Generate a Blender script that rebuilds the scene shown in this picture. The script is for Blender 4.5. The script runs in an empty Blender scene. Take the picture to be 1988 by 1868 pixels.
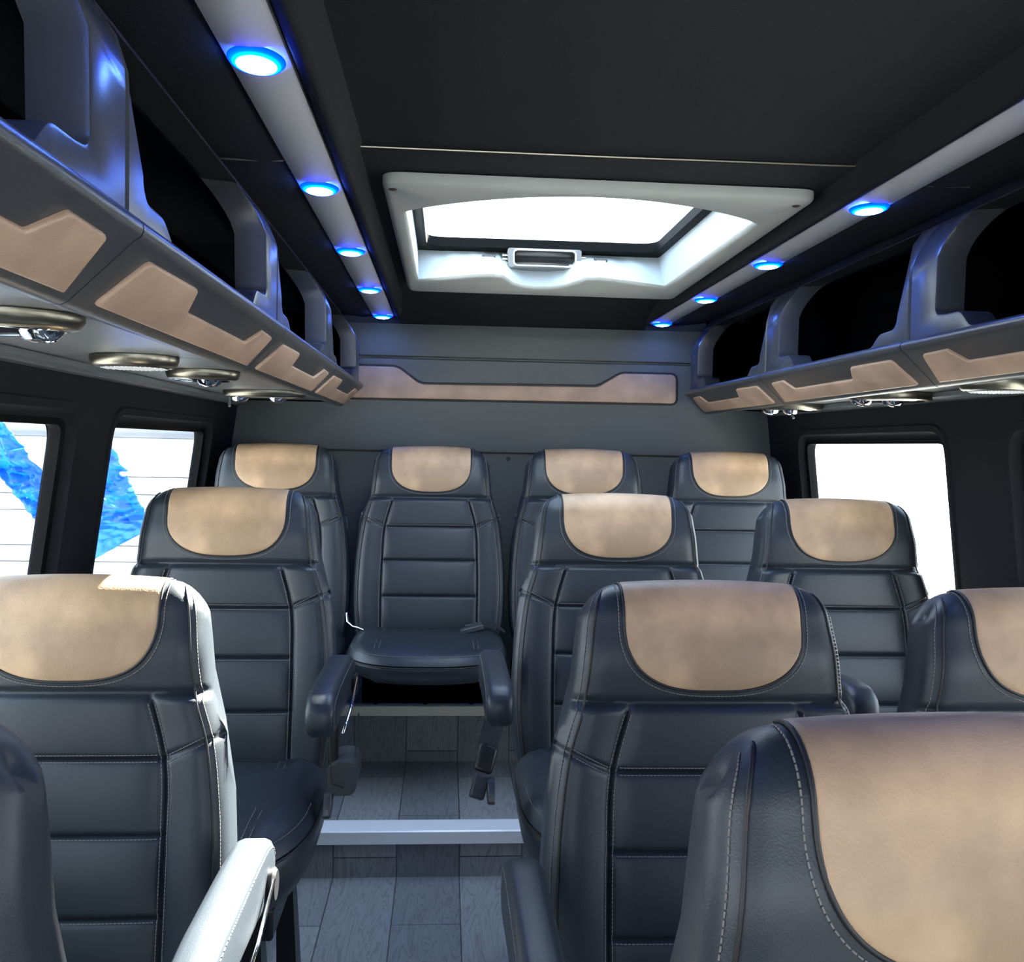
import bpy, bmesh, math, random
import numpy as np
from mathutils import Vector, Matrix
random.seed(7)
SC = bpy.context.scene
COL = SC.collection

# ------------------------------------------------------------------ camera
cam_data = bpy.data.cameras.new('camera')
cam_data.sensor_fit = 'HORIZONTAL'; cam_data.sensor_width = 36.0
cam_data.lens = 1880.0 / 1988.0 * 36.0
cam_data.clip_start = 0.02; cam_data.clip_end = 200
cam = bpy.data.objects.new('camera', cam_data); COL.objects.link(cam)
cam.matrix_world = Matrix(((0.9975, -0.0165, -0.0685, -0.24),
                           (-0.0679, 0.0371, -0.9970, 0.0),
                           (0.0190, 0.9992, 0.0359, 1.07),
                           (0, 0, 0, 1)))
SC.camera = cam

# ------------------------------------------------------------------ world, sun, exposure
SC.view_settings.view_transform = 'Standard'
SC.view_settings.look = 'None'
SC.view_settings.gamma = 1.0
SC.view_settings.use_curve_mapping = False
SC.view_settings.exposure = 0.0
world = bpy.data.worlds.new('sky'); SC.world = world; world.use_nodes = True
wn = world.node_tree; wn.nodes.clear()
wo = wn.nodes.new('ShaderNodeOutputWorld'); wb = wn.nodes.new('ShaderNodeBackground')
tc = wn.nodes.new('ShaderNodeTexCoord'); sx = wn.nodes.new('ShaderNodeSeparateXYZ')
cr = wn.nodes.new('ShaderNodeValToRGB')
cr.color_ramp.elements[0].position = 0.0; cr.color_ramp.elements[0].color = (0.92, 0.95, 1.0, 1)
cr.color_ramp.elements[1].position = 0.7; cr.color_ramp.elements[1].color = (0.60, 0.77, 1.0, 1)
wn.links.new(tc.outputs['Generated'], sx.inputs[0]); wn.links.new(sx.outputs['Z'], cr.inputs[0])
wn.links.new(cr.outputs[0], wb.inputs[0]); wb.inputs[1].default_value = 6.6
wn.links.new(wb.outputs[0], wo.inputs[0])
sun_d = bpy.data.lights.new('sun', 'SUN'); sun_d.energy = 150.0; sun_d.angle = 0.009; sun_d.color = (1.0, 0.93, 0.80)
sun = bpy.data.objects.new('sun', sun_d); COL.objects.link(sun)
sun.rotation_euler = Vector((0.50, 0.85, 0.80)).to_track_quat('Z', 'Y').to_euler()
SC.cycles.max_bounces = 8; SC.cycles.diffuse_bounces = 5; SC.cycles.glossy_bounces = 4
SC.cycles.transparent_max_bounces = 12; SC.cycles.sample_clamp_indirect = 8.0

# ------------------------------------------------------------------ helpers
class G:
    """collects geometry for one mesh"""
    def __init__(s): s.v = []; s.f = []
    def add(s, v, f):
        n = len(s.v); s.v += [tuple(map(float, p)) for p in v]; s.f += [tuple(i + n for i in q) for q in f]; return s
    def box(s, a, b):
        x0, y0, z0 = a; x1, y1, z1 = b
        return s.add([(x0,y0,z0),(x1,y0,z0),(x1,y1,z0),(x0,y1,z0),(x0,y0,z1),(x1,y0,z1),(x1,y1,z1),(x0,y1,z1)],
                     [(3,2,1,0),(4,5,6,7),(0,1,5,4),(1,2,6,5),(2,3,7,6),(3,0,4,7)])
    def grid(s, rows, closed=False):
        m = len(rows[0]); v = [p for r in rows for p in r]; f = []
        for i in range(len(rows) - 1):
            for j in range(m if closed else m - 1):
                k = (j + 1) % m
                f.append((i*m + j, i*m + k, (i+1)*m + k, (i+1)*m + j))
        return s.add(v, f)
    def tube(s, path, r, n=8, closed=False, caps=True):
        P = []
        for p in path:
            p = Vector(p)
            if not P or (p-P[-1]).length > 2e-5: P.append(p)
        if isinstance(r, (list, tuple)) and len(r) != len(P): r = r[0]
        rows = []; up = None; N = len(P)
        for i, p in enumerate(P):
            a = P[(i-1) % N] if (closed or i > 0) else p
            b = P[(i+1) % N] if (closed or i < N-1) else p
            t = (b - a).normalized()
            if up is None:
                up = t.orthogonal().normalized()
            up = (up - t * up.dot(t)).normalized(); w = t.cross(up)
            rr = r[i] if isinstance(r, (list, tuple)) else r
            rows.append([p + (up*math.cos(2*math.pi*k/n) + w*math.sin(2*math.pi*k/n))*rr for k in range(n)])
        if closed: rows.append(rows[0])
        base = len(s.v); s.grid(rows, True)
        if caps and not closed:
            s.f.append(tuple(base + k for k in reversed(range(n))))
            L = base + (len(rows)-1)*n; s.f.append(tuple(L + k for k in range(n)))
        return s
    def build(s, name, mt, parent=None, smooth=35, recalc=True, loc=None):
        me = bpy.data.meshes.new(name); me.from_pydata(s.v, [], s.f)
        if recalc:
            bm = bmesh.new(); bm.from_mesh(me); bmesh.ops.remove_doubles(bm, verts=bm.verts, dist=1e-5)
            bmesh.ops.recalc_face_normals(bm, faces=bm.faces); bm.to_mesh(me); bm.free()
        me.materials.append(mt)
        if smooth is not None:
            me.shade_smooth()
            if smooth < 180: me.set_sharp_from_angle(angle=math.radians(smooth))
        o = bpy.data.objects.new(name, me); COL.objects.link(o)
        if parent: o.parent = parent
        if loc: o.location = loc
        return o
def bevel(o, w, seg=3):
    m = o.modifiers.new('bevel', 'BEVEL'); m.width = w; m.segments = seg; m.limit_method = 'ANGLE'; m.angle_limit = math.radians(40)
    return o
def empty(name, loc, label=None, cat=None, group=None, rz=0):
    o = bpy.data.objects.new(name, None); COL.objects.link(o); o.location = loc; o.rotation_euler.z = rz
    o.empty_display_size = 0.05
    if label: tag(o, label, cat, group)
    return o
def tag(o, label, cat=None, group=None):
    o['label'] = label
    if cat: o['category'] = cat
    if group: o['group'] = group
    return o
def struct(o): o['kind'] = 'structure'; return o
def copy_tree(o, parent=None):
    c = o.copy(); COL.objects.link(c)
    if parent: c.parent = parent
    for ch in list(o.children): copy_tree(ch, c)
    return c
def spline(xs, ys):
    xs = np.array(xs, float); ys = np.array(ys, float)
    m = np.gradient(ys, xs)
    def f(x):
        x = min(max(x, xs[0]), xs[-1]); i = min(max(int(np.searchsorted(xs, x)) - 1, 0), len(xs) - 2)
        h = xs[i+1] - xs[i]; t = (x - xs[i]) / h
        return float((2*t**3-3*t**2+1)*ys[i] + (t**3-2*t**2+t)*h*m[i] + (-2*t**3+3*t**2)*ys[i+1] + (t**3-t**2)*h*m[i+1])
    return f
def rounded(pts, rad, seg=6):
    """polygon with each corner rounded (rad: number or list)"""
    out = []; n = len(pts)
    for i, p in enumerate(pts):
        p = Vector(p); a = Vector(pts[i-1]); b = Vector(pts[(i+1) % n]); r = rad[i] if isinstance(rad, (list, tuple)) else rad
        u = (a-p); v = (b-p); r = min(r, u.length*.49, v.length*.49)
        if r < 1e-6: out.append(tuple(p)); continue
        p0 = p + u.normalized()*r; p1 = p + v.normalized()*r
        for k in range(seg+1):
            t = k/seg; out.append(tuple((1-t)**2*p0 + 2*t*(1-t)*p + t*t*p1))
    return out
def offset(pts, d):
    """move a closed 2d outline inwards by d (counter-clockwise = inward positive)"""
    n = len(pts); A = sum(pts[i][0]*pts[(i+1)%n][1]-pts[(i+1)%n][0]*pts[i][1] for i in range(n)); sg = 1 if A > 0 else -1
    out = []
    for i in range(n):
        a = Vector(pts[i-1]); b = Vector(pts[(i+1) % n]); p = Vector(pts[i])
        e1 = (p-a); e2 = (b-p)
        e1 = e1.normalized() if e1.length > 1e-9 else e2.normalized(); e2 = e2.normalized() if e2.length > 1e-9 else e1
        n1 = Vector((-e1.y, e1.x)); n2 = Vector((-e2.y, e2.x)); m = (n1+n2)
        m = m.normalized() if m.length > 1e-6 else n1
        k = 1/max(.5, m.dot(n1)); out.append(tuple(p + m*d*sg*k))
    return out
def fill2d(loops):
    """triangulate outer loop with holes -> verts2d, faces"""
    bm = bmesh.new(); es = []
    for lp in loops:
        vs = [bm.verts.new((p[0], p[1], 0)) for p in lp]
        for i in range(len(vs)): es.append(bm.edges.new((vs[i], vs[(i+1) % len(vs)])))
    bmesh.ops.triangle_fill(bm, use_beauty=True, use_dissolve=False, edges=es)
    bm.verts.index_update()
    v = [(p.co.x, p.co.y) for p in bm.verts]; f = [tuple(q.index for q in fc.verts) for fc in bm.faces]
    bm.free(); return v, f
def pad(g, outline, fn, th, bev=.002, back=True):
    """a thick plate: outline in 2d, fn(u,v,n)->3d with n the height above the surface"""
    ins = offset(outline, bev); ins2 = offset(outline, bev*.3)
    rows = [[fn(u, v, 0) for u, v in outline], [fn(u, v, th-bev) for u, v in outline],
            [fn(u, v, th-bev*.3) for u, v in ins2], [fn(u, v, th) for u, v in ins]]
    g.grid(rows, True)
    v, f = fill2d([ins]); g.add([fn(a, b, th) for a, b in v], f)
    if back: v, f = fill2d([outline]); g.add([fn(a, b, 0) for a, b in v], f)
    return g
def lathe(g, prof, c, n=24, axis='z', sx=1., sy=1.):
    rows = []
    for r, h in prof:
        row = []
        for k in range(n):
            a = 2*math.pi*k/n; p = (r*math.cos(a)*sx, r*math.sin(a)*sy, h)
            if axis == 'x': p = (p[2], p[0], p[1])
            if axis == 'y': p = (p[0], p[2], p[1])
            row.append((c[0]+p[0], c[1]+p[1], c[2]+p[2]))
        rows.append(row)
    g.grid(rows, True); return g

# ------------------------------------------------------------------ materials
def mat(name, col, rough=.5, metal=0., spec=.5, bump=None, mottle=None, coat=0., sheen=0.):
    m = bpy.data.materials.new(name); m.use_nodes = True; nt = m.node_tree; b = nt.nodes['Principled BSDF']
    b.inputs['Base Color'].default_value = (*col, 1); b.inputs['Roughness'].default_value = rough
    b.inputs['Metallic'].default_value = metal; b.inputs['Specular IOR Level'].default_value = spec
    b.inputs['Coat Weight'].default_value = coat
    b.inputs['Sheen Weight'].default_value = sheen
    t = nt.nodes.new('ShaderNodeTexCoord')
    if mottle:
        sc, amt = mottle
        n = nt.nodes.new('ShaderNodeTexNoise'); n.inputs['Scale'].default_value = sc; n.inputs['Detail'].default_value = 4
        r = nt.nodes.new('ShaderNodeValToRGB'); r.color_ramp.elements[0].position = .38; r.color_ramp.elements[1].position = .62
        r.color_ramp.elements[0].color = (*[c*(1-amt) for c in col], 1); r.color_ramp.elements[1].color = (*[min(1, c*(1+amt*.4)) for c in col], 1)
        nt.links.new(t.outputs['Object'], n.inputs['Vector']); nt.links.new(n.outputs[0], r.inputs[0]); nt.links.new(r.outputs[0], b.inputs['Base Color'])
    if bump:
        kind, sc, st = bump
        if kind == 'v':
            n = nt.nodes.new('ShaderNodeTexVoronoi'); n.inputs['Scale'].default_value = sc
        else:
            n = nt.nodes.new('ShaderNodeTexNoise'); n.inputs['Scale'].default_value = sc; n.inputs['Detail'].default_value = 3
        bp = nt.nodes.new('ShaderNodeBump'); bp.inputs['Strength'].default_value = st; bp.inputs['Distance'].default_value = .002
        nt.links.new(t.outputs['Object'], n.inputs['Vector']); nt.links.new(n.outputs[0], bp.inputs['Height']); nt.links.new(bp.outputs[0], b.inputs['Normal'])
    return m
M = {}
M['leather'] = mat('black_leather', (.0195, .026, .034), .42, spec=.5, bump=('v', 650, .07))
M['tan'] = mat('tan_leather', (.53, .35, .21), .45, spec=.4, bump=('v', 420, .13), mottle=(9, .30))
M['tanpanel'] = mat('tan_panel_leather', (.44, .30, .215), .45, spec=.4, bump=('v', 420, .13), mottle=(9, .18))
M['thread'] = mat('grey_thread', (.20, .19, .18), .7)
M['piping'] = mat('black_piping', (.012, .012, .013), .5)
M['plastic'] = mat('dark_plastic', (.044, .048, .054), .33, bump=('v', 600, .05))
M['blackplastic'] = mat('black_plastic', (.014, .014, .015), .35)
M['underside'] = mat('grey_underside', (.14, .15, .16), .32, bump=('n', 300, .1))
M['headliner'] = mat('black_headliner', (.011, .012, .015), .8, spec=.2, bump=('n', 500, .3))
M['carpet'] = mat('wall_carpet', (.012, .013, .015), .85, spec=.2, bump=('n', 600, .4))
M['carpetshade'] = mat('black_carpet_shade', (.0015, .0015, .0015), 1., spec=0.)  # black carpet, and the near-black used for painted shade inside the racks
M['vinyl'] = mat('rear_vinyl', (.095, .105, .102), .6, bump=('v', 600, .15))
M['alu'] = mat('brushed_aluminium', (.93, .94, .95), .30, metal=.2)
M['alu_dull'] = mat('champagne_aluminium', (.66, .61, .48), .35, metal=.4)
M['chrome'] = mat('chrome', (.85, .86, .88), .08, metal=1.)
M['pewter'] = mat('pewter_metal', (.24, .225, .185), .32, metal=1.)
M['hatch'] = mat('hatch_plastic', (.42, .44, .43), .5)
M['hatchwell'] = mat('hatch_well', (.42, .47, .51), .5)
M['latchgrey'] = mat('latch_grey', (.16, .165, .165), .4)
M['rubber'] = mat('black_rubber', (.002, .002, .0025), .6, spec=.1)
M['strip'] = mat('satin_strip', (.50, .50, .54), .35)
M['webbing'] = mat('belt_webbing', (.018, .019, .021), .7)
M['whitewall'] = mat('white_paint', (.50, .52, .54), .6)
M['trimgrey'] = mat('grey_door_trim', (.20, .215, .235), .6)
M['concrete'] = mat('pale_concrete', (.22, .22, .22), .9, mottle=(2, .15))
M['screw'] = mat('bronze_screw', (.10, .07, .06), .4, metal=.6)
M['bodyshell'] = mat('black_body_paint', (.02, .02, .022), .4)

def floor_mat():
    m = bpy.data.materials.new('grey_wood_floor'); m.use_nodes = True; nt = m.node_tree; b = nt.nodes['Principled BSDF']
    t = nt.nodes.new('ShaderNodeTexCoord')
    mp = nt.nodes.new('ShaderNodeMapping'); mp.inputs['Rotation'].default_value = (0, 0, math.pi/2); mp.inputs['Location'].default_value = (.12, .035, 0)
    g = nt.nodes.new('ShaderNodeNewGeometry')
    # vertical faces use height added to depth so planks run down the risers
    s = nt.nodes.new('ShaderNodeSeparateXYZ'); c = nt.nodes.new('ShaderNodeCombineXYZ'); a = nt.nodes.new('ShaderNodeMath'); a.operation = 'ADD'
    nt.links.new(t.outputs['Object'], s.inputs[0]); nt.links.new(s.outputs['Y'], a.inputs[0]); nt.links.new(s.outputs['Z'], a.inputs[1])
    nt.links.new(s.outputs['X'], c.inputs[0]); nt.links.new(a.outputs[0], c.inputs[1])
    nt.links.new(c.outputs[0], mp.inputs['Vector'])
    br = nt.nodes.new('ShaderNodeTexBrick'); br.offset = .37; br.inputs['Scale'].default_value = 1.0
    br.inputs['Brick Width'].default_value = .46; br.inputs['Row Height'].default_value = .155
    br.inputs['Mortar Size'].default_value = .0016; br.inputs['Mortar Smooth'].default_value = .2
    br.inputs['Color1'].default_value = (.16, .17, .185, 1); br.inputs['Color2'].default_value = (.26, .265, .275, 1); br.inputs['Mortar'].default_value = (.05, .05, .055, 1)
    nt.links.new(mp.outputs[0], br.inputs['Vector'])
    m2 = nt.nodes.new('ShaderNodeMapping'); m2.inputs['Scale'].default_value = (5, .55, 1)
    n = nt.nodes.new('ShaderNodeTexNoise'); n.inputs['Scale'].default_value = 5; n.inputs['Detail'].default_value = 6; n.inputs['Distortion'].default_value = .7
    nt.links.new(c.outputs[0], m2.inputs[0]); nt.links.new(m2.outputs[0], n.inputs['Vector'])
    w = nt.nodes.new('ShaderNodeMath'); w.operation = 'MULTIPLY'; w.inputs[1].default_value = 14
    fr = nt.nodes.new('ShaderNodeMath'); fr.operation = 'PINGPONG'; fr.inputs[1].default_value = .5
    nt.links.new(n.outputs[0], w.inputs[0]); nt.links.new(w.outputs[0], fr.inputs[0])
    r = nt.nodes.new('ShaderNodeValToRGB'); r.color_ramp.elements[0].position = 0; r.color_ramp.elements[0].color = (.66, .66, .66, 1)
    r.color_ramp.elements[1].position = .22; r.color_ramp.elements[1].color = (1, 1, 1, 1)
    nt.links.new(fr.outputs[0], r.inputs[0])
    mx = nt.nodes.new('ShaderNodeMix'); mx.data_type = 'RGBA'; mx.blend_type = 'MULTIPLY'; mx.inputs['Factor'].default_value = 1
    nt.links.new(br.outputs['Color'], mx.inputs['A']); nt.links.new(r.outputs[0], mx.inputs['B']); nt.links.new(mx.outputs['Result'], b.inputs['Base Color'])
    b.inputs['Roughness'].default_value = .5
    return m
M['floor'] = floor_mat()

def glass_mat(tint):
    m = bpy.data.materials.new('window_glass'); m.use_nodes = True; nt = m.node_tree; nt.nodes.clear()
    o = nt.nodes.new('ShaderNodeOutputMaterial'); mx = nt.nodes.new('ShaderNodeMixShader'); t = nt.nodes.new('ShaderNodeBsdfTransparent')
    gl = nt.nodes.new('ShaderNodeBsdfGlossy'); gl.inputs['Roughness'].default_value = .02; fr = nt.nodes.new('ShaderNodeLayerWeight'); fr.inputs['Blend'].default_value = .5
    t.inputs[0].default_value = (*tint, 1)
    pw = nt.nodes.new('ShaderNodeMath'); pw.operation = 'POWER'; pw.inputs[1].default_value = 5
    ml = nt.nodes.new('ShaderNodeMath'); ml.operation = 'MULTIPLY_ADD'; ml.inputs[1].default_value = .6; ml.inputs[2].default_value = .03
    nt.links.new(fr.outputs['Facing'], pw.inputs[0]); nt.links.new(pw.outputs[0], ml.inputs[0]); nt.links.new(ml.outputs[0], mx.inputs[0]); nt.links.new(t.outputs[0], mx.inputs[1]); nt.links.new(gl.outputs[0], mx.inputs[2]); nt.links.new(mx.outputs[0], o.inputs[0])
    return m
M['glass'] = glass_mat((.92, .95, .96))

def led_mat():
    m = bpy.data.materials.new('blue_led'); m.use_nodes = True; nt = m.node_tree; nt.nodes.clear()
    o = nt.nodes.new('ShaderNodeOutputMaterial'); e = nt.nodes.new('ShaderNodeEmission'); t = nt.nodes.new('ShaderNodeTexCoord')
    v = nt.nodes.new('ShaderNodeVectorMath'); v.operation = 'LENGTH'; mp = nt.nodes.new('ShaderNodeMapping'); mp.inputs['Scale'].default_value = (1/.031, 1/.040, 0)
    r = nt.nodes.new('ShaderNodeValToRGB')
    E = r.color_ramp.elements; E[0].position = 0; E[0].color = (.45, .80, 1, 1); E[1].position = 1; E[1].color = (.0, .0015, .12, 1)
    k = E.new(.50); k.color = (.12, .35, 1, 1); k = E.new(.72); k.color = (.0, .035, 1, 1); k = E.new(.86); k.color = (.0, .006, .7, 1)
    nt.links.new(t.outputs['Object'], mp.inputs[0]); nt.links.new(mp.outputs[0], v.inputs[0]); nt.links.new(v.outputs['Value'], r.inputs[0]); nt.links.new(r.outputs[0], e.inputs[0])
    e.inputs[1].default_value = 55.0
    nt.links.new(e.outputs[0], o.inputs[0]); return m
M['led'] = led_mat()

def tarp_mat():
    m = bpy.data.materials.new('blue_tarp'); m.use_nodes = True; nt = m.node_tree; b = nt.nodes['Principled BSDF']
    b.inputs['Base Color'].default_value = (.02, .16, .62, 1); b.inputs['Roughness'].default_value = .3
    t = nt.nodes.new('ShaderNodeTexCoord'); v = nt.nodes.new('ShaderNodeTexVoronoi'); v.inputs['Scale'].default_value = 14; v.inputs['Randomness'].default_value = 1
    bp = nt.nodes.new('ShaderNodeBump'); bp.inputs['Strength'].default_value = .35; bp.inputs['Distance'].default_value = .03
    nt.links.new(t.outputs['Object'], v.inputs[0]); nt.links.new(v.outputs[0], bp.inputs['Height']); nt.links.new(bp.outputs[0], b.inputs['Normal'])
    tr = nt.nodes.new('ShaderNodeBsdfTranslucent'); tr.inputs[0].default_value = (.03, .30, .85, 1)
    mx = nt.nodes.new('ShaderNodeMixShader'); mx.inputs[0].default_value = .35
    out = nt.nodes['Material Output']; nt.links.new(b.outputs[0], mx.inputs[1]); nt.links.new(tr.outputs[0], mx.inputs[2]); nt.links.new(mx.outputs[0], out.inputs[0])
    return m
M['tarp'] = tarp_mat()

# ------------------------------------------------------------------ van body (setting)
Y0, Y1 = -1.25, 3.25
# floor with two steps towards the rear
g = G()
g.grid([[(x, Y0, 0) for x in (-1.05, 1.0)], [(x, 2.37, 0) for x in (-1.05, 1.0)]])
g.grid([[(x, 2.37, 0) for x in (-1.05, 1.0)], [(x, 2.37, .113) for x in (-1.05, 1.0)]])
g.grid([[(x, 2.37, .113) for x in (-1.05, 1.0)], [(x, 2.905, .113) for x in (-1.05, 1.0)]])
g.grid([[(x, 2.905, .113) for x in (-1.05, 1.0)], [(x, 2.905, .28) for x in (-1.05, 1.0)]])
g.grid([[(x, 2.905, .28) for x in (-1.05, 1.0)], [(x, 3.28, .28) for x in (-1.05, 1.0)]])
g.grid([[(-1.05, Y0, -.05), (1.0, Y0, -.05)], [(-1.05, 3.28, -.05), (1.0, 3.28, -.05)]])
struct(g.build('floor', M['floor'], smooth=None, recalc=False))
# step nosings
def nosing(name, y, z, d, h, m, screws=()):
    g = G(); P = [(y+d, z+.003), (y-.004, z+.003), (y-.007, z), (y-.007, z-h), (y-.003, z-h), (y-.003, z-.002), (y+d, z-.002)]
    g.grid([[(x, a, b) for a, b in P] for x in (-.66, .0)], True)
    for x in (-.66, 0): g.add([(x, a, b) for a, b in P], [tuple(range(len(P)))])
    o = struct(g.build(name, m, smooth=20))
    for i, x in enumerate(screws):
        s = G(); lathe(s, [(0, .0055), (.006, .0045), (.007, .003)], (x, y+.012, z), 10); s.build('screw', M['blackplastic'], o)
    return o
nosing('trim_1', 2.37, .115, .065, .030, M['alu'])
nosing('trim_2', 2.905, .282, .02, .028, M['alu_dull'], (-.44, -.29, -.15))
# ribbed rail along the left of the aisle
g = G(); x = -.685
P = [(x, .0), (x, .060)]
for k in range(6): P += [(x+.008+k*.009, .060), (x+.010+k*.009, .056), (x+.014+k*.009, .056), (x+.016+k*.009, .060)]
P += [(x+.062, .060), (x+.068, .054), (x+.070, .0)]
g.grid([[(a, yy, b) for a, b in P] for yy in (.3, 2.36)]); g.add([(a, 2.36, b) for a, b in P], [tuple(range(len(P)))])
g.add([(a, .3, b) for a, b in P], [tuple(range(len(P)))])
o = struct(g.build('trim_3', M['plastic'], smooth=20))
g = G(); lathe(g, [(0, .0615), (.005, .061), (.006, .060)], (-.65, 2.27, 0), 10); g.build('screw', M['blackplastic'], o)

# side walls: x as a function of height, window holes
def wallx(side, z):
    if side < 0: return -.925 - .14*max(0, 1.2-z) if z < 1.2 else -.925 + .25*(z-1.2)
    return .852 + .12*max(0, 1.2-z) if z < 1.2 else .852 - .25*(z-1.2)
WZ0, WZ1 = .56, 1.10
WINS = {-1: [(-.95, -.25), (-.05, .72), (.95, 1.865), (2.11, 2.925)], 1: [(-.95, -.25), (-.05, .72), (.95, 1.81), (2.10, 2.95)]}
nwin = 0
for side, nm in ((-1, 'left'), (1, 'right')):
    wins = WINS[side]
    outer = [(Y0, 0), (Y1+.02, 0), (Y1+.02, 1.2), (Y0, 1.2)]
    dens = []
    for i in range(4):
        a, b = outer[i], outer[(i+1) % 4]
        for k in range(8): dens.append((a[0]+(b[0]-a[0])*k/8, a[1]+(b[1]-a[1])*k/8))
    holes = []
    for (a, b) in wins:
        holes.append(rounded([(a-.040, WZ0-.040), (b+.040, WZ0-.040), (b+.040, WZ1+.040), (a-.040, WZ1+.040)], .08, 8))
    v, f = fill2d([dens] + holes)
    g = G(); g.add([(wallx(side, z), y, z) for y, z in v], f)
    # upper wall strip to the roof
    g.grid([[(wallx(side, z), y, z) for z in (1.2, 1.35, 1.56)] for y in (Y0, Y1+.02)])
    for (a, b), h in zip(wins, holes):
        r1 = offset(h, .004); r2 = offset(h, .018); r3 = offset(h, .040)
        rows = []
        for ring, dx in ((h, 0), (r1, -.006), (r2, -.005), (offset(h, .022), .004), (offset(h, .028), .010), (r3, .014), (r3, .040)):
            rows.append([(wallx(side, z) + side*dx, y, z) for y, z in ring])
        g.grid(rows, True)
    struct(g.build('wall_'+nm, M['carpet'], smooth=50, recalc=True))
    # outer skin, so the wall has depth
    outer2 = [(Y0, -.3), (Y1+.06, -.3), (Y1+.06, 1.2), (Y0, 1.2)]
    for (a, b) in wins:
        nwin += 1
        h = rounded([(a-.040, WZ0-.040), (b+.040, WZ0-.040), (b+.040, WZ1+.040), (a-.040, WZ1+.040)], .08, 8)
        r3 = offset(h, .034); r4 = offset(h, .046)
        w = G(); w.grid([[(wallx(side, z)+side*dx, y, z) for y, z in ring] for ring, dx in ((r3, .010), (r4, .014), (r4, .034), (r3, .034))], True)
        wo_ = struct(w.build('window_%d' % nwin, M['rubber'], smooth=40))
        p = G()
        v, f = fill2d([offset(h, .04)])
        p.add([(wallx(side, z)+side*.022, y, z) for y, z in v], f); p.add([(wallx(side, z)+side*.026, y, z) for y, z in v], f)
        p.build('pane', M['glass'], wo_, smooth=None)
    g = G(); v, f = fill2d([outer2] + [rounded([(a-.002, WZ0-.002), (b+.002, WZ0-.002), (b+.002, WZ1+.002), (a-.002, WZ1+.002)], .05, 8) for a, b in wins])
    g.add([(wallx(side, z)+side*.041, y, z) for y, z in v], f)
    g.grid([[(wallx(side, z)+side*.041, y, z) for z in (1.2, 1.4, 1.64)] for y in (Y0, Y1+.06)])
    o = g.build('outer_skin', M['bodyshell'], bpy.data.objects['wall_'+nm], smooth=None)

# front wall behind the camera with the windscreen
v, f = fill2d([[(-1.05, -.3), (1.0, -.3), (1.0, 1.64), (-1.05, 1.64)], rounded([(-.84, .62), (.78, .62), (.74, 1.36), (-.80, 1.36)], .12, 8)])
g = G(); g.add([(x, Y0, z) for x, z in v], f); g.add([(x, Y0-.05, z) for x, z in v], f)
o = struct(g.build('wall_front', M['carpet'], smooth=None))
nwin += 1
v, f = fill2d([rounded([(-.86, .60), (.80, .60), (.76, 1.38), (-.82, 1.38)], .12, 8)])
g = G(); g.add([(x, Y0-.02, z) for x, z in v], f); g.add([(x, Y0-.026, z) for x, z in v], f)
struct(g.build('window_%d' % nwin, M['glass'], smooth=None))

# rear wall: upper padded panel, header, lower panel
g = G(); n = 12
prof = [(3.262, .28), (3.262, 1.044), (3.254, 1.0455), (3.25, 1.050), (3.248, 1.20), (3.244, 1.34), (3.244, 1.352), (3.256, 1.356), (3.256, 1.360), (3.243, 1.364), (3.240, 1.40), (3.232, 1.425), (3.22, 1.445), (3.19, 1.462)]
g.grid([[(x, a, b) for a, b in prof] for x in np.linspace(-.97, .90, 14)])
g.grid([[(x, 3.31, z) for z in (-.3, 1.64)] for x in (-1.05, 1.0)])
struct(g.build('wall_back', M['vinyl'], smooth=40, recalc=False))
# screws on the lower panel between the two middle rear seats
for px in (-.115, -.03):
    g = G(); lathe(g, [(0, -.004), (.006, -.003), (.0075, 0)], (px, 3.262, 1.027), 12, axis='y')
    g.build('screw', M['piping'], bpy.data.objects['wall_back'])

# ceiling with its stepped joints, hole for the hatch
HX0, HX1, HY0, HY1 = -.335, .365, 1.62, 2.70
def cz(x, y):
    z = 1.512
    if y > 2.85: z -= .05*((y-2.85)/.35)**2
    return z
g = G()
cx0, cx1 = -.395, .41
outline = [(cx0, 1.482), (cx1, 1.482), (cx1, 2.9), (cx1, 3.05), (cx1, 3.20), (cx0, 3.20), (cx0, 3.05), (cx0, 2.9)]
v, f = fill2d([[(cx0, 1.482), (cx1, 1.482), (cx1, 2.85), (cx0, 2.85)], [(HX0, HY0), (HX1, HY0), (HX1, HY1), (HX0, HY1)]])
g.add([(x, y, 1.512) for x, y in v], f)
g.grid([[(x, y, cz(x, y)) for x in (cx0, 0, cx1)] for y in (2.85, 2.92, 3.0, 3.08, 3.14, 3.20)])
g.grid([[(x, y, z) for x in (-.95, .9)] for y, z in ((3.20, 1.462), (3.215, 1.455), (3.235, 1.43))])
# panel ahead of the joint
g.grid([[(x, y, z) for x in (cx0, 0, cx1)] for y, z in ((Y0, 1.520), (1.468, 1.520), (1.476, 1.516), (1.478, 1.524), (1.482, 1.512))])
# outer margins, from the light strips to the racks and over them
for sg, xa, xb in ((-1, -.487, -.97), (1, .497, .91)):
    g.grid([[(x, y, z) for x, z in ((xa, 1.492), (xa+sg*.03, 1.488), (xa+sg*.08, 1.492), (xb, 1.53))] for y in (Y0, 3.24)])
    # soft roll between strip and ceiling
    xi = -.416 if sg < 0 else .428; xo = cx0 if sg < 0 else cx1
    R_ = []
    for k in range(9):
        t = k/8; R_.append((xi - sg*.046*t + (0), 1.492 - .014*math.sin(math.pi*min(1, t*1.25)) + (.03*max(0, t-.6)/.4)))
    R_[-1] = (R_[-1][0], 1.524)
    g.grid([[(x, y, z) for x, z in R_] for y in (Y0, 3.20)])
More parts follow.
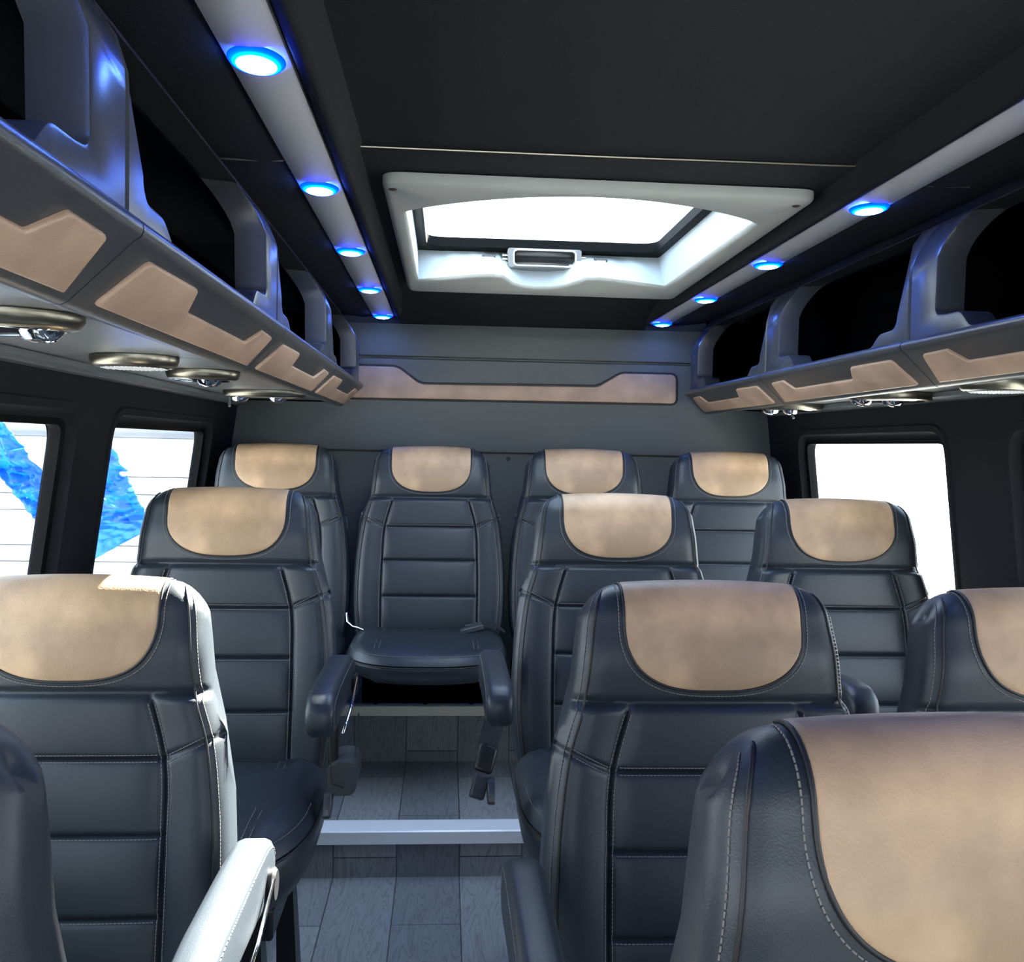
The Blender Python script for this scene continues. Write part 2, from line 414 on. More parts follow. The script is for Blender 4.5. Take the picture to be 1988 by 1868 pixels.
# roof skin
v, f = fill2d([[(-1.05, Y0), (1.0, Y0), (1.0, 3.31), (-1.05, 3.31)], [(-.312, 1.668), (.328, 1.668), (.328, 2.652), (-.312, 2.652)]])
g.add([(x, y, 1.63) for x, y in v], f)
struct(g.build('ceiling', M['headliner'], smooth=40, recalc=False))
# thin pale joint beads
for i, (xa, xb, y, z) in enumerate(((-.375, .385, 1.477, 1.5135), (-.59, -.49, 1.487, 1.491), (.50, .575, 1.487, 1.491))):
    g = G(); g.tube([(xa, y, z), ((xa+xb)/2, y, z-.001), (xb, y, z)], .0016, 6); struct(g.build('trim_%d' % (4+i), M['pewter']))

# ------------------------------------------------------------------ light strips
def strip(side, label):
    xa, xb = (-.485, -.417) if side < 0 else (.429, .497)
    xc = (xa+xb)/2
    r = empty('light_strip', (xc, 1.0, 1.49), label, 'light strip')
    g = G(); rows = []
    P = [(-.034, .004), (-.034, -.003), (-.026, -.006), (-.012, -.009), (0, -.010), (.012, -.009), (.026, -.006), (.034, -.003), (.034, .004)]
    g.grid([[(x, y, z) for x, z in P] for y in (-2.2, 2.21)], True)
    g.add([(x, 2.21, z) for x, z in P], [tuple(range(len(P)))])
    g.build('channel', M['strip'], r)
    l = G(); prof = [(0, -.0075), (.35, -.0072), (.7, -.005), (.92, -.002), (1.0, .001)]
    lathe(l, prof, (0, 0, 0), 32, sx=.031, sy=.040)
    L0 = l.build('led_lens', M['led'], None, smooth=180)
    for i, y in enumerate([1.078-.523*2, 1.078-.523, 1.078, 1.6, 2.112, 2.626, 3.16]):
        o = L0 if i == 0 else L0.copy()
        if i: COL.objects.link(o)
        o.parent = r; o.location = (0, y-1.0, -.0095)
    return r
strip(-1, 'long pale satin light strip with blue lamps above the left luggage rack')
strip(1, 'long pale satin light strip with blue lamps above the right luggage rack')

# ------------------------------------------------------------------ roof hatch
def hatch():
    r = empty('roof_hatch', (.01, 2.15, 1.50), 'pale grey framed roof hatch with a bright glass pane in the dark ceiling', 'roof hatch')
    ox, oy, oz = .01, 2.15, 1.50
    out = rounded([(-.352, 1.592), (.378, 1.602), (.395, 2.715), (-.352, 2.70)], .035, 6)
    # opening outline, counter-clockwise: front edge bows to the front, rear edge is scalloped round the latch
    hole = []
    for k in range(25):
        t = k/24; hole.append((-.318 + .646*t, 1.79 - .150*math.sin(math.pi*t)**.8))
    for k in range(1, 7): hole.append((.328 - .0*k, 1.79 + (2.53-1.79)*k/7))
    rear = [(.326, 2.53), (.25, 2.49), (.19, 2.455), (.14, 2.43), (.105, 2.44), (.088, 2.50), (.065, 2.56), (.03, 2.595), (-.01, 2.60), (-.045, 2.585), (-.07, 2.55), (-.09, 2.49), (-.105, 2.44), (-.14, 2.43), (-.19, 2.455), (-.25, 2.50), (-.318, 2.545)]
    hole += rear
    for k in range(1, 7): hole.append((-.318, 2.545 - (2.545-1.79)*k/7))
    # upper (glass) outline for the well
    up = []
    for (x, y) in hole:
        X = x*1.02
        Yu = y
        if y < 1.80 and abs(x) < .327: Yu = 1.66
        elif y > 2.41: Yu = 2.66
        else: Yu = 1.66 + (y-1.79)/(2.54-1.79)*(2.66-1.66)
        up.append((X, Yu))
    g = G(); fn = lambda u, v, n: (u-ox, v-oy, 1.510-n-oz)
    ins = offset(out, .010); ins2 = offset(out, .003)
    h2 = offset(hole, -.008)
    g.grid([[fn(u, v, 0) for u, v in out], [fn(u, v, .010) for u, v in out], [fn(u, v, .015) for u, v in ins2], [fn(u, v, .019) for u, v in ins]], True)
    v, f = fill2d([ins, h2]); g.add([fn(a, b, .019) for a, b in v], f)
    g.grid([[fn(u, v, .019) for u, v in h2], [fn(u, v, .016) for u, v in offset(hole, -.002)], [fn(u, v, .010) for u, v in hole]], True)
    g.build('frame', M['hatch'], r, smooth=50)
    g = G(); g.grid([[fn(u, v, .010) for u, v in hole], [fn(u*.7+a*.3, v*.7+b*.3, -.02) for (u, v), (a, b) in zip(hole, up)], [fn(a, b, -.095) for a, b in up], [fn(a, b, -.125) for a, b in up]], True)
    g.build('well', M['hatchwell'], r, smooth=60)
    # sash round the glass
    so = rounded([(-.335, 1.62), (.36, 1.62), (.36, 2.69), (-.335, 2.69)], .05, 8); si = rounded([(-.300, 1.65), (.312, 1.65), (.312, 2.590), (-.300, 2.590)], .05, 8)
    g = G(); g.grid([[fn(u, v, -.100) for u, v in so], [fn(u, v, -.086) for u, v in so], [fn(u, v, -.082) for u, v in offset(si, -.006)], [fn(u, v, -.086) for u, v in si], [fn(u, v, -.110) for u, v in si]], True)
    g.build('sash', M['rubber'], r, smooth=40)
    v, f = fill2d([so]); g = G(); g.add([fn(a, b, -.106) for a, b in v], f); g.add([fn(a, b, -.110) for a, b in v], f); g.build('pane', M['glass'], r, smooth=None)
    for (x, y) in ((-.335, 1.628), (.352, 1.64)):
        g = G(); lathe(g, [(0, -.0215), (.005, -.021), (.0075, -.019), (.008, -.016)], (x-ox, y-oy, 1.51-oz), 14); g.build('screw', M['screw'], r)
    # latch handle
    lx, ly, lz = .013-ox, 2.600-oy, 1.568-oz
    g = G(); fl = lambda u, v, n: (lx+u, ly - n, lz+v)
    o = rounded([(-.096, -.024), (.096, -.024), (.099, .027), (-.099, .027)], .007, 4); i = rounded([(-.080, -.0175), (.080, -.0175), (.081, .020), (-.081, .020)], .010, 4)
    curve = lambda u: .014*(1-(u/.096)**2)
    f2 = lambda u, v, n: (lx+u, ly-n-curve(u), lz+v)
    v, f = fill2d([o, i]); g.add([f2(a, b, .02) for a, b in v], f)
    g.grid([[f2(u, v, -.03) for u, v in o], [f2(u, v, .02) for u, v in o]], True)
    g.grid([[f2(u, v, .02) for u, v in i], [f2(u, v, .0) for u, v in i]], True)
    lt = g.build('latch', M['latchgrey'], r, smooth=30)
    g = G(); g.tube([f2(u, v, .021) for u, v in offset(i, -.002)], .0022, 6, closed=True); g.build('latch_rim', M['alu'], lt)
    g = G(); v, f = fill2d([i]); g.add([f2(a, b, .002) for a, b in v], f)
    g.grid([[f2(u, v, .003+.010*math.exp(-((v)/.004)**2)) for v in np.linspace(-.017, .019, 11)] for u in np.linspace(-.078, .078, 24)])
    g.build('latch_grip', M['blackplastic'], lt, smooth=60)
    for x in (-.135, .165):
        g = G(); g.box((x-ox-.018, ly-.014, lz-.008), (x-ox+.018, ly+.014, lz+.010)); c = bevel(g.build('clip', M['plastic'], r), .004)
        g = G(); g.box((x-ox-.012, ly-.016, lz-.004), (x-ox+.012, ly-.013, lz+.002)); g.build('clip_slot', M['alu_dull'], c)
    for s in (-1, 1):
        g = G()
        for dz in (-.010, 0, .010): g.box((lx+s*.095, ly-.006, lz+dz-.002), (lx+s*.112, ly+.004, lz+dz+.002))
        g.build('hinge', M['pewter'], r)
    return r
hatch()

# ------------------------------------------------------------------ luggage racks
MOD = .755
def rack_proto(side, width):
    r = empty('luggage_rack', (0, 0, 0))
    sg = side; Z0 = 1.205
    def oz(z):
        return max(0, z-1.385)**1.5*1.9
    def F(v, z, o): return (sg*(oz(z)+o), v-MOD/2, z-Z0)
    # face plate with opening
    hole = rounded([(.050, 1.440), (.050, 1.305), (.062, 1.293), (.118, 1.291), (.152, 1.269), (.560, 1.269), (.590, 1.296), (.640, 1.297), (.668, 1.300), (.668, 1.468), (.050, 1.468)][::-1],
                   [.045, .075, .03, .010, .012, .010, .010, .012, .012, .016, .0], 8)
    o1 = .0025; outer = []
    c = [(o1, 1.262), (MOD-o1, 1.262), (MOD-o1, 1.488), (o1, 1.488)]
    for i in range(4):
        a, b = c[i], c[(i+1) % 4]
        for k in range(14): outer.append((a[0]+(b[0]-a[0])*k/14, a[1]+(b[1]-a[1])*k/14))
    h1 = offset(hole, -.005); h15 = offset(hole, -.0015)
    g = G(); v, f = fill2d([offset(outer, .003), h1]); g.add([F(a, b, 0) for a, b in v], f)
    g.grid([[F(a, b, 0) for a, b in offset(outer, .003)], [F(a, b, .003) for a, b in outer], [F(a, b, .05) for a, b in outer]], True)
    g.grid([[F(a, b, 0) for a, b in h1], [F(a, b, .0015) for a, b in h15], [F(a, b, .006) for a, b in hole], [F(a, b, .050) for a, b in hole]], True)
    v, f = fill2d([outer, hole]); g.add([F(a, b, .05) for a, b in v], f)
    g.build('face_frame', M['plastic'], r, smooth=45)
    g = G(); g.grid([[F(v, z, -.003) for z in (1.464, 1.470, 1.476, 1.482, 1.490)] + [F(v, 1.490, .02), F(v, 1.464, .02)] for v in np.linspace(.0, MOD, 5)], False)
    g.grid([[F(v, 1.464, -.003), F(v, 1.462, 0), F(v, 1.464, .045)] for v in (0, MOD)])
    g.build('top_rail', M['headliner'], r, smooth=50)
    # fascia rail under the opening
    P = [(.02, 1.266), (-.004, 1.266), (-.010, 1.264), (-.014, 1.259), (-.0145, 1.253), (-.012, 1.248), (-.006, 1.244), (.050, 1.190), (.056, 1.187), (.066, 1.187), (.078, 1.196), (.085, 1.206), (.02, 1.246)]
    g = G(); ends = (.0015, MOD-.0015)
    g.grid([[(sg*a, v-MOD/2, b-Z0) for a, b in P] for v in ends], True)
    for v in ends: g.add([(sg*a, v-MOD/2, b-Z0) for a, b in P], [tuple(range(len(P)))])
    g.build('fascia', M['plastic'], r, smooth=50)
    # tan inlay on the fascia
    A = Vector((-.006, 1.244)); B = Vector((.050, 1.190)); D = (B-A).normalized(); N = Vector((D.y, -D.x))
    if N.y > 0: N = -N
    def T(v, s, n):
        q = A + D*s + N*n; return (sg*q.x, v-MOD/2, q.y-Z0)
    tan = rounded([(.045, .071), (.060, .008), (.232, .006), (.268, .036), (.592, .036), (.618, .007), (.700, .008), (.725, .071)], [.008, .010, .006, .006, .004, .004, .006, .006], 5)
    g = G(); pad(g, tan, T, .005, .003); g.build('inlay_panel', M['tanpanel'], r, smooth=50)
    # underside and shelf floor
    g = G(); g.box((min(sg*.07, sg*width), -MOD/2+.001, 0), (max(sg*.07, sg*width), MOD/2-.001, .012))
    g.build('underside_panel', M['underside'], r, smooth=None)
    g = G(); g.box((min(sg*.012, sg*width), -MOD/2+.001, .040), (max(sg*.012, sg*width), MOD/2-.001, .046)); g.build('shelf', M['carpetshade'], r, smooth=None)
    g = G(); g.box((min(sg*(width-.094), sg*(width-.090)), -MOD/2+.002, .047), (max(sg*(width-.094), sg*(width-.090)), MOD/2-.002, .300)); g.build('shade_panel', M['carpetshade'], r, smooth=None)  # added near-black sheet that stands for the shade deep in the rack
    return r
names = {-1: ['nearest section of the left luggage rack, cut off by the frame edge', 'second section of the left luggage rack from the camera with tan stepped inlay',
              'third section of the left luggage rack from the camera', 'farthest section of the left luggage rack against the rear wall'],
         1: ['nearest section of the right luggage rack beyond the frame edge', 'section of the right luggage rack running out of the frame, largest visible opening',
             'middle visible section of the right luggage rack with stepped tan inlay', 'farthest section of the right luggage rack against the rear wall']}
for side, xl, wd in ((-1, -.523, .395), (1, .556, .290)):
    proto = rack_proto(side, wd)
    for i in range(4):
        y0 = .125 + i*MOD
        o = proto if i == 0 else copy_tree(proto)
        o.location = (xl, y0+MOD/2, 1.205); tag(o, names[side][i], 'luggage rack', 'luggage rack sections on the %s side' % ('left' if side < 0 else 'right'))
    g = G(); a_, b_ = sorted((side*.05, side*(wd+.02))); g.box((a_, MOD/2-.004, -.004), (b_, MOD/2+.004, .285)); g.build('end_cap', M['carpetshade'], o, smooth=None)
# rail where the rack underside meets the wall
for i, (xa, sg) in enumerate(((-.885, -1), (.818, 1))):
    g = G(); P = [(0, 0), (0, -.010), (.010, -.014), (.016, -.008), (.022, -.016), (.036, -.018), (.045, 0)]
    g.grid([[(xa+sg*a, y, 1.204+b) for a, b in P] for y in (-.2, 3.2)])
    struct(g.build('trim_%d' % (7+i), M['underside'], smooth=25))

# reading light units and speakers under the racks
def unit(x, y, w, d, nozzles, label, cat='reading light', name='reading_light'):
    r = empty(name, (x, y, 1.204), label, cat)
    g = G(); lathe(g, [(1.0, 0), (1.0, -.006), (.95, -.014), (.86, -.018), (.80, -.017), (.78, -.013)], (0, 0, 0), 48, sx=w/2, sy=d/2)
    g.build('bezel', M['pewter'], r, smooth=60)
    g = G(); lathe(g, [(.80, -.0165), (.74, -.019), (.68, -.0185), (.0, -.0185)], (0, 0, 0), 48, sx=w/2, sy=d/2); g.build('rim_plate', M['chrome'] if nozzles else M['blackplastic'], r, smooth=60)
    for nx in nozzles:
        g = G(); lathe(g, [(.023, -.017), (.024, -.019), (.021, -.024), (.016, -.028), (.015, -.025), (0, -.024)], (nx, 0, 0), 24); n = g.build('nozzle', M['chrome'], r, smooth=50)
        g = G(); lathe(g, [(.0145, -.0262), (.006, -.0272), (0, -.0272)], (nx, 0, 0), 18); g.build('lens', M['blackplastic'], n)
        g = G(); g.tube([(nx-.018, -.006, -.025), (nx-.006, -.004, -.029), (nx+.008, 0, -.029), (nx+.016, .004, -.024)], .0016, 6); g.build('nozzle_tab', M['chrome'], n)
    if not nozzles:
        g = G()
        for i in range(-9, 10):
            for j in range(-6, 7):
                a, b = i*w/21, j*d/15
                if (a/(w*.36))**2 + (b/(d*.36))**2 < 1: lathe(g, [(0, -.0205), (.0018, -.020), (.0022, -.0185)], (a, b, 0), 6)
        g.build('grille', M['alu'], r, smooth=60)
    return r
unit(-.760, 1.10, .240, .15, [.075, -.06], 'large oval lamp bezel under the left rack, nearest the camera')
unit(-.748, 1.62, .140, .12, [], 'round speaker grille under the left rack', 'speaker', 'speaker')
unit(-.712, 1.92, .140, .12, [.012], 'small oval lamp with one nozzle under the left rack beyond the speaker')
unit(-.722, 2.62, .220, .13, [-.066, .034], 'lamp with two chrome nozzles at the rear end of the left rack')
unit(.760, 1.70, .140, .12, [], 'round speaker grille under the right rack at the frame edge', 'speaker', 'speaker')
unit(.748, 2.10, .190, .14, [-.068, .004], 'long oval lamp with two nozzles under the right rack near the speaker')
unit(.740, 2.70, .180, .13, [-.062, -.004], 'lamp with two chrome nozzles at the rear end of the right rack')
for x, y, lb in ((-.868, 2.86, 'small grey coat hook under the left rack by the rear corner'), (.80, 2.86, 'small grey coat hook under the right rack by the rear corner')):
    g = G(); g.tube([(0, 0, 0), (0, 0, -.022), (.002, -.006, -.030)], .004, 8)
    tag(g.build('coat_hook', M['trimgrey'], None, loc=(x, y, 1.20)), lb, 'hook')

# ------------------------------------------------------------------ tan inlay on the rear wall
il = rounded([(-.60, 1.221), (.534, 1.224), (.532, 1.322), (.345, 1.322), (.268, 1.275), (-.330, 1.270), (-.405, 1.326), (-.60, 1.327)], [.018, .018, .02, .015, .02, .02, .02, .018], 6)
r = empty('wall_inlay', (-.03, 3.245, 1.27), 'long tan inlay with a lowered middle across the rear wall panel', 'wall panel')
g = G(); pad(g, il, lambda u, v, n: (u+.03, -n-.002, v-1.27), .006, .003); g.build('inlay_panel', M['tanpanel'], r, smooth=50)
g = G(); g.tube([(u+.03, -.003, v-1.27) for u, v in offset(il, -.003)], .0035, 6, closed=True); g.build('piping', M['piping'], r)

# ------------------------------------------------------------------ seats
TILT = math.radians(8)
wq = spline([0, .006, .016, .03, .05, .09, .155, .22, .30, .39, .48, .54, .62], [.158, .162, .166, .170, .173, .178, .186, .205, .217, .2235, .2235, .218, .203])
pq = spline([0, .05, .10, .150, .175, .30, .44, .54, .62], [.050, .050, .058, .052, .050, .052, .060, .056, .045])
bq = spline([0, .05, .3, .62], [.050, .055, .065, .060])
SEAM = [.245, .345, .450, .555]
xsq = spline([.15, .245, .35, .62], [.108, .134, .140, .140])
RB = .034
def toworld(x, p, q):
    # reference: apex of the backrest at y=0, z=0
    return (x, -p*math.cos(TILT) - q*math.sin(TILT), p*math.sin(TILT) - q*math.cos(TILT))
def front_detail(x, q):
    d = 0.; ax = abs(x)
    d -= .007*math.exp(-((q-.158)/.006)**2)
    if q > .158:
        xs = xsq(q); fade = min(1, (q-.158)/.01)
        d -= fade*.005*math.exp(-((ax-xs)/.0035)**2)
        if ax > xs:
            d += fade*.010*math.sin(min(1, (ax-xs)/.05)*math.pi/2)
            # side seam
            t = min(1, (ax-xs)/max(.01, wq(q)-xs)); qs = .245 - .028*t
            d -= .005*math.exp(-((q-qs)/.0045)**2)
        else:
            ed = [.158] + SEAM + [.66]
            for a, b in zip(ed[:-1], ed[1:]):
                if a <= q < b:
                    fr = (q-a)/(b-a); d += fade*.006*(math.sin(math.pi*fr)**.45)*(1-math.exp(-((xs-ax)/.010)**2))
            for s_ in SEAM: d -= .005*math.exp(-((q-s_)/.0035)**2)
    return d
def S(x, q, th=None, off=0.):
    """front surface; th (0..pi) = angle over the top when given"""
    if th is None: p0 = pq(q); q0 = q; nx_p, nx_q = 1., 0.; w = wq(q)
    else:
        p0 = .050*math.cos(th) - .0025*(1-math.cos(th)); q0 = .05 - .05*math.sin(th); nx_p, nx_q = math.cos(th), -math.sin(th); w = wq(q0)
    ax = abs(x); ins = 0.
    if ax > w-RB:
        t = min(1, (ax-(w-RB))/RB); ins = RB*(1-math.sqrt(max(0, 1-t*t)))
    ins += .008*(ax/w)**2
    dd = front_detail(x, q) if th is None else 0
    k = -ins + dd + off
    return toworld(x, p0+nx_p*k, q0+nx_q*k)

def T2(x, s_, off=0.):
    return S(x, s_, off=off) if s_ >= .05 else S(x, 0., (.05-s_)/.05, off=off)

def backrest_parts(parent, lv):
    # shell
    qs = sorted(set([.05, .06, .075, .09, .105, .12, .135, .145] + [s+d for s in [.158] + SEAM for d in (-.012, -.008, -.005, -.0025, 0, .0025, .005, .008, .012) if s+d < .62] +
                    list(np.linspace(.175, .235, 5)) + list(np.linspace(.26, .335, 6)) + list(np.linspace(.36, .44, 7)) + list(np.linspace(.465, .545, 6)) + [.575, .59, .605, .62]))
    def cols(q, q0):
        w = wq(q0); xs = xsq(max(q0, .15)); xs = min(xs, w-.05); r = []
        for k in np.linspace(0, 1, 8)[:-1]: r.append(k*(xs-.010))
        for d in (-.010, -.006, -.003, 0, .003, .006, .011): r.append(xs+d)
        a = xs+.011; b = w-RB
        for k in np.linspace(0, 1, 5)[1:]: r.append(a+(b-a)*k)
        for ph in (15, 30, 45, 60, 75, 90): r.append(w-RB+RB*math.sin(math.radians(ph)))
        return [-t for t in reversed(r[1:])] + r
    rows = []
    for q in reversed(qs):
        row = []
        for x in cols(q, q):
            w = wq(q); t = max(0, min(1, (abs(x)-xsq(max(q, .15)))/max(.01, w-xsq(max(q, .15)))))
            qq = q - (.028*t*math.exp(-((q-.245)/.035)**2) if q > .17 else 0)
            row.append(S(x, qq))
        rows.append(row)
    nf = len(rows)
    ths = np.linspace(0, math.pi, 15)[1:-1]
    for th in ths:
        q0 = .05-.05*math.sin(th); rows.append([S(x, q0, th) for x in cols(q0, q0)])
    for q in [.05, .08, .13, .2, .3, .42, .52, .62]:
        row = []
        for x in cols(q, q):
            w = wq(q); ax = abs(x); ins = 0
            if ax > w-RB:
                t = min(1, (ax-(w-RB))/RB); ins = RB*(1-math.sqrt(max(0, 1-t*t)))
            row.append(toworld(x, -(bq(q)-ins-.008*(ax/w)**2), q))
        rows.append(row)
    g = G(); g.grid(rows)
    # sides: join both edge columns with a fan to the back edge
    m = len(rows[0])
    nb = 8; half = len(rows)
    for j in (0, m-1):
        edge = [rows[i][j] for i in range(half)]
        v, f = fill2d([[(p[1], p[2]) for p in edge]])
        # map back to 3d by nearest
        E_ = {(round(p[1], 6), round(p[2], 6)): p for p in edge}
        g.add([E_[min(E_, key=lambda k: (k[0]-a)**2+(k[1]-b)**2)] for a, b in v], f)
    g.add([rows[0][j] for j in range(m)] + [rows[-1][j] for j in range(m)], [(j, j+1, m+j+1, m+j) for j in range(m-1)])
    b = g.build('backrest', M['leather'], parent, smooth=70, loc=(0, 0, lv))
    # tan headrest panel
    UX = .119
    def qU(x): return .050 + .093*(1-min(1, abs(x)/UX)**2.7)**(1/2.7)
    g = G(); xs = [UX*math.sin(a) for a in np.linspace(-math.pi/2, math.pi/2, 35)]
    rows = []
    for k, x in enumerate(xs):
        edge = min(1, (1-abs(x)/UX)/.035)
        row = [S(x, None, th, off=.0022*edge**.5) if False else S(x, .0, th, off=.0005+.0022*edge**.5) for th in np.linspace(1.9, 0, 12)[:-1]]
        qe = qU(x); n_ = 18
        for t in np.linspace(0, 1, n_):
            q = .050 + (qe-.050)*t; e2 = min(1, (1-t)/.10) if qe > .052 else 1
            row.append(S(x, q, off=.0005+.0022*min(edge, e2)**.5 - (.0)))
        rows.append(row)
    # front and back columns of the patch have the same count
    g.grid(rows); g.build('headrest_panel', M['tan'], b, smooth=70)['label'] = 'mottled tan leather headrest panel'
    # piping round the panel
    path = [S(-UX, 0, th, off=.0012) for th in np.linspace(1.9, 0, 10)] + [S(x, qU(x), off=.0012) for x in [UX*math.sin(a) for a in np.linspace(-math.pi/2, math.pi/2, 60)]] + [S(UX, 0, th, off=.0012) for th in np.linspace(0, 1.9, 10)]
    g = G(); g.tube(path, .0019, 6)
    for s_ in (-1, 1):
        e = [S(s_*(wq(q)-.016), q, off=.0008) for q in np.linspace(.05, .62, 46)]
        e = [S(s_*(wq(.05-.05*math.sin(th))-.016), 0, th, off=.0008) for th in np.linspace(1.2, 0, 8)] + e
        g.tube(e, .0016, 6)
    g.build('piping', M['piping'], b, smooth=180)
    # stitching
    g = G()
    def stitch(fn, L, pitch=.0050, ln=.0038, r=.0008, n0=0):
        n = int(L/pitch)
        for k in range(n):
            a = Vector(fn((k+.1)/n)); c = Vector(fn((k+.1+ln/pitch)/n))
            g.tube([a, (a+c)/2, c], r, 4, caps=False)
    OF = .0006
    for s_ in (-1, 1):
        for dx in (-.0045, .0045):
            stitch(lambda t: S(s_*(xsq(.172+.44*t)+dx), .172+.44*t, off=OF), .44)
        for dq in (-.0045, .0045):
            stitch(lambda t: S(s_*(xsq(.245)+.006+(wq(.22)-.018-xsq(.245)-.006)*t), .245-.028*t*.85+dq, off=OF), .06)
        stitch(lambda t: T2(s_*(wq(max(0, .05-.05*math.sin(min(1.57, max(0, (.05-(-.01+.62*t))/.05)))) if -.01+.62*t < .05 else -.01+.62*t)-.0085), -.01+.62*t, off=OF), .62)
    for q in SEAM:
        for dq in ((-.0045, .0045) if q == SEAM[0] else (.0045,)):
            stitch(lambda t: S(-xsq(q)+.008+(2*xsq(q)-.016)*t, q+dq, off=OF), .26)
    ux = UX+.007
    def qo(x): return .050+.099*(1-min(1, abs(x)/(ux+.0001))**2.7)**(1/2.7)
    pts = [Vector(T2(-ux, t, off=OF)) for t in np.linspace(-.03, .05, 12)[:-1]] + [Vector(S(ux*math.sin(a), qo(ux*math.sin(a)), off=OF)) for a in np.linspace(-math.pi/2, math.pi/2, 160)] + [Vector(T2(ux, t, off=OF)) for t in np.linspace(.05, -.03, 12)[1:]]
    cum = [0.]
    for p_, q_ in zip(pts[:-1], pts[1:]): cum.append(cum[-1]+(q_-p_).length)
    def along(d):
        i = max(0, min(int(np.searchsorted(cum, d))-1, len(pts)-2)); t = (d-cum[i])/max(1e-9, cum[i+1]-cum[i]); return pts[i].lerp(pts[i+1], t)
    d = .001
    while d+.004 < cum[-1]:
        g.tube([along(d), along(d+.0019), along(d+.0038)], .0008, 4, caps=False); d += .0050
    g.build('stitching', M['thread'], b, smooth=180)
    return b

def cushion(parent, lv, W=.223, L=.50, H=1.):
    """top surface at local z = lv - .54, rear edge tucked under the backrest"""
    ztop = lv-.545; yb = -.02; ycen = yb-L/2
    th = np.linspace(0, 2*math.pi, 73)[:-1]
    def out(a, inset):
        c, s = math.cos(a), math.sin(a)
        e = 2.8 if s < 0 else 6.
        w = W-inset; l = L/2-inset
        return (w*abs(c)**(2/e)*(1 if c > 0 else -1), ycen + l*abs(s)**(2/e)*(1 if s > 0 else -1))
    LAY_ = [(.045, -.135), (.020, -.120), (.004, -.085), (.0, -.055), (.0, -.030), (.004, -.027), (.0005, -.022), (.008, -.006), (.022, .004), (.045, .010), (.08, .013), (.12, .015), (.17, .014), (.19, .012)]
    lay = [(a_, b_*H) if b_ < -.04 else (a_, b_) for a_, b_ in LAY_]
    def zt(x, y, ins, dz):
        z = ztop+dz
        if ins >= .02:
            z -= .004*math.exp(-((abs(x)-.132)/.004)**2)
            if abs(x) > .132: z += .010*math.sin(min(1, (abs(x)-.132)/.04)*math.pi/2)*min(1, (ins-.0)/.04)
        # front waterfall
        z -= .012*max(0, (ycen-.10-y)/.15)**2
        return z
    rows = []
    for ins, dz in lay:
        rows.append([(*out(a, ins), 0) for a in th]); rows[-1] = [(x, y, zt(x, y, ins, dz)) for x, y, _ in rows[-1]]
    g = G(); g.grid(rows, True)
    m = len(th); base = len(g.v)-m
    g.f.append(tuple(base+k for k in range(m))); g.f.append(tuple(reversed(range(m))))
    c = g.build('cushion', M['leather'], parent, smooth=60)
    g = G(); g.tube([(x, y, zt(x, y, 0, -.028)) for x, y in [out(a, .001) for a in th]], .0022, 6, closed=True); g.build('piping', M['piping'], c, smooth=180)
    g = G()
    for s_ in (-1, 1):
        for dx in (-.006, .006):
            for k in range(46):
                ya = yb-.06-(L-.10)*k/46; yc = ya-.005
                g.tube([(s_*.132+dx, ya, zt(.138, ya, .022, .009)+.004), (s_*.132+dx, yc, zt(.138, yc, .022, .009)+.004)], .0008, 4, caps=False)
    for k in range(0, 120):
        a = math.pi + math.pi*k/120; b_ = a+.018
        pa = out(a, .012); pb = out(b_, .012)
        g.tube([(pa[0], pa[1], zt(*pa, .01, -.001)), (pb[0], pb[1], zt(*pb, .01, -.001))], .0008, 4, caps=False)
    g.build('stitching', M['thread'], c, smooth=180)
    return c

def armrest(parent, side, lv, raised=0., X0=.270, dy=0.):
    """side -1/+1; outboard of the backrest"""
    X = side*X0; z0 = lv-.352; yb = -.12+dy
    ou = [(yb+.03, .030), (yb-.02, .044), (yb-.12, .046), (yb-.26, .046), (yb-.315, .040), (yb-.338, .020), (yb-.338, -.010), (yb-.325, -.026), (yb-.29, -.032), (yb-.22, -.028), (yb-.08, -.035), (yb+.02, -.045), (yb+.045, -.01)]
    ou = rounded(ou, .02, 4)
    if raised:
        c_, s_ = math.cos(raised), math.sin(raised); ou = [(yb+(a-yb)*c_ + b*s_, -(a-yb)*s_ + b*c_) for a, b in ou]
    hw = .024
    g = G(); rows = []
    for w, i in ((-hw, .016), (-hw*.96, .009), (-hw*.80, .003), (-hw*.5, .0), (hw*.5, 0), (hw*.80, .003), (hw*.96, .009), (hw, .016)):
        rows.append([(X+w, a, z0+b) for a, b in offset(ou, i)])
    g.grid(rows, True)
    n = len(ou); 
    for w in (-hw, hw):
        v, f = fill2d([offset(ou, .016)]); g.add([(X+w, a, z0+b) for a, b in v], f)
    A = g.build('armrest', M['leather'], parent, smooth=60)
    for w, i in ((side*hw*.72, .0045), (side*hw*.98, .012)):
        g = G()
        lp = offset(ou, i-.0008); P = lp[:int(len(lp)*.62)]
        pts = [(X+w, a, z0+b) for a, b in P]
        for a, b in zip(pts[:-1], pts[1:]):
            a, b = Vector(a), Vector(b); d = (b-a).length; n_ = max(1, int(d/.006))
            for k in range(n_): g.tube([a+(b-a)*(k+.1)/n_, a+(b-a)*(k+.75)/n_], .0008, 4, caps=False)
        g.build('stitching', M['thread'], A, smooth=180)
    if side < 0: return A
    g = G(); lathe(g, [(0, side*hw), (.02, side*hw), (.022, side*(hw+.006)), (.018, side*(hw+.010)), (0, side*(hw+.010))], (X, yb-.02, z0-.012), 20, axis='x')
    g.build('pivot_cap', M['blackplastic'], A, smooth=40)
    g = G(); g.tube([(X+side*(hw+.003), yb-.22, z0-.050), (X+side*(hw+.008), yb-.13, z0-.030), (X+side*(hw+.010), yb-.04, z0+.004)], [.002, .003, .002], 8)
    g.build('lever', M['chrome'], A, smooth=180)
    return A

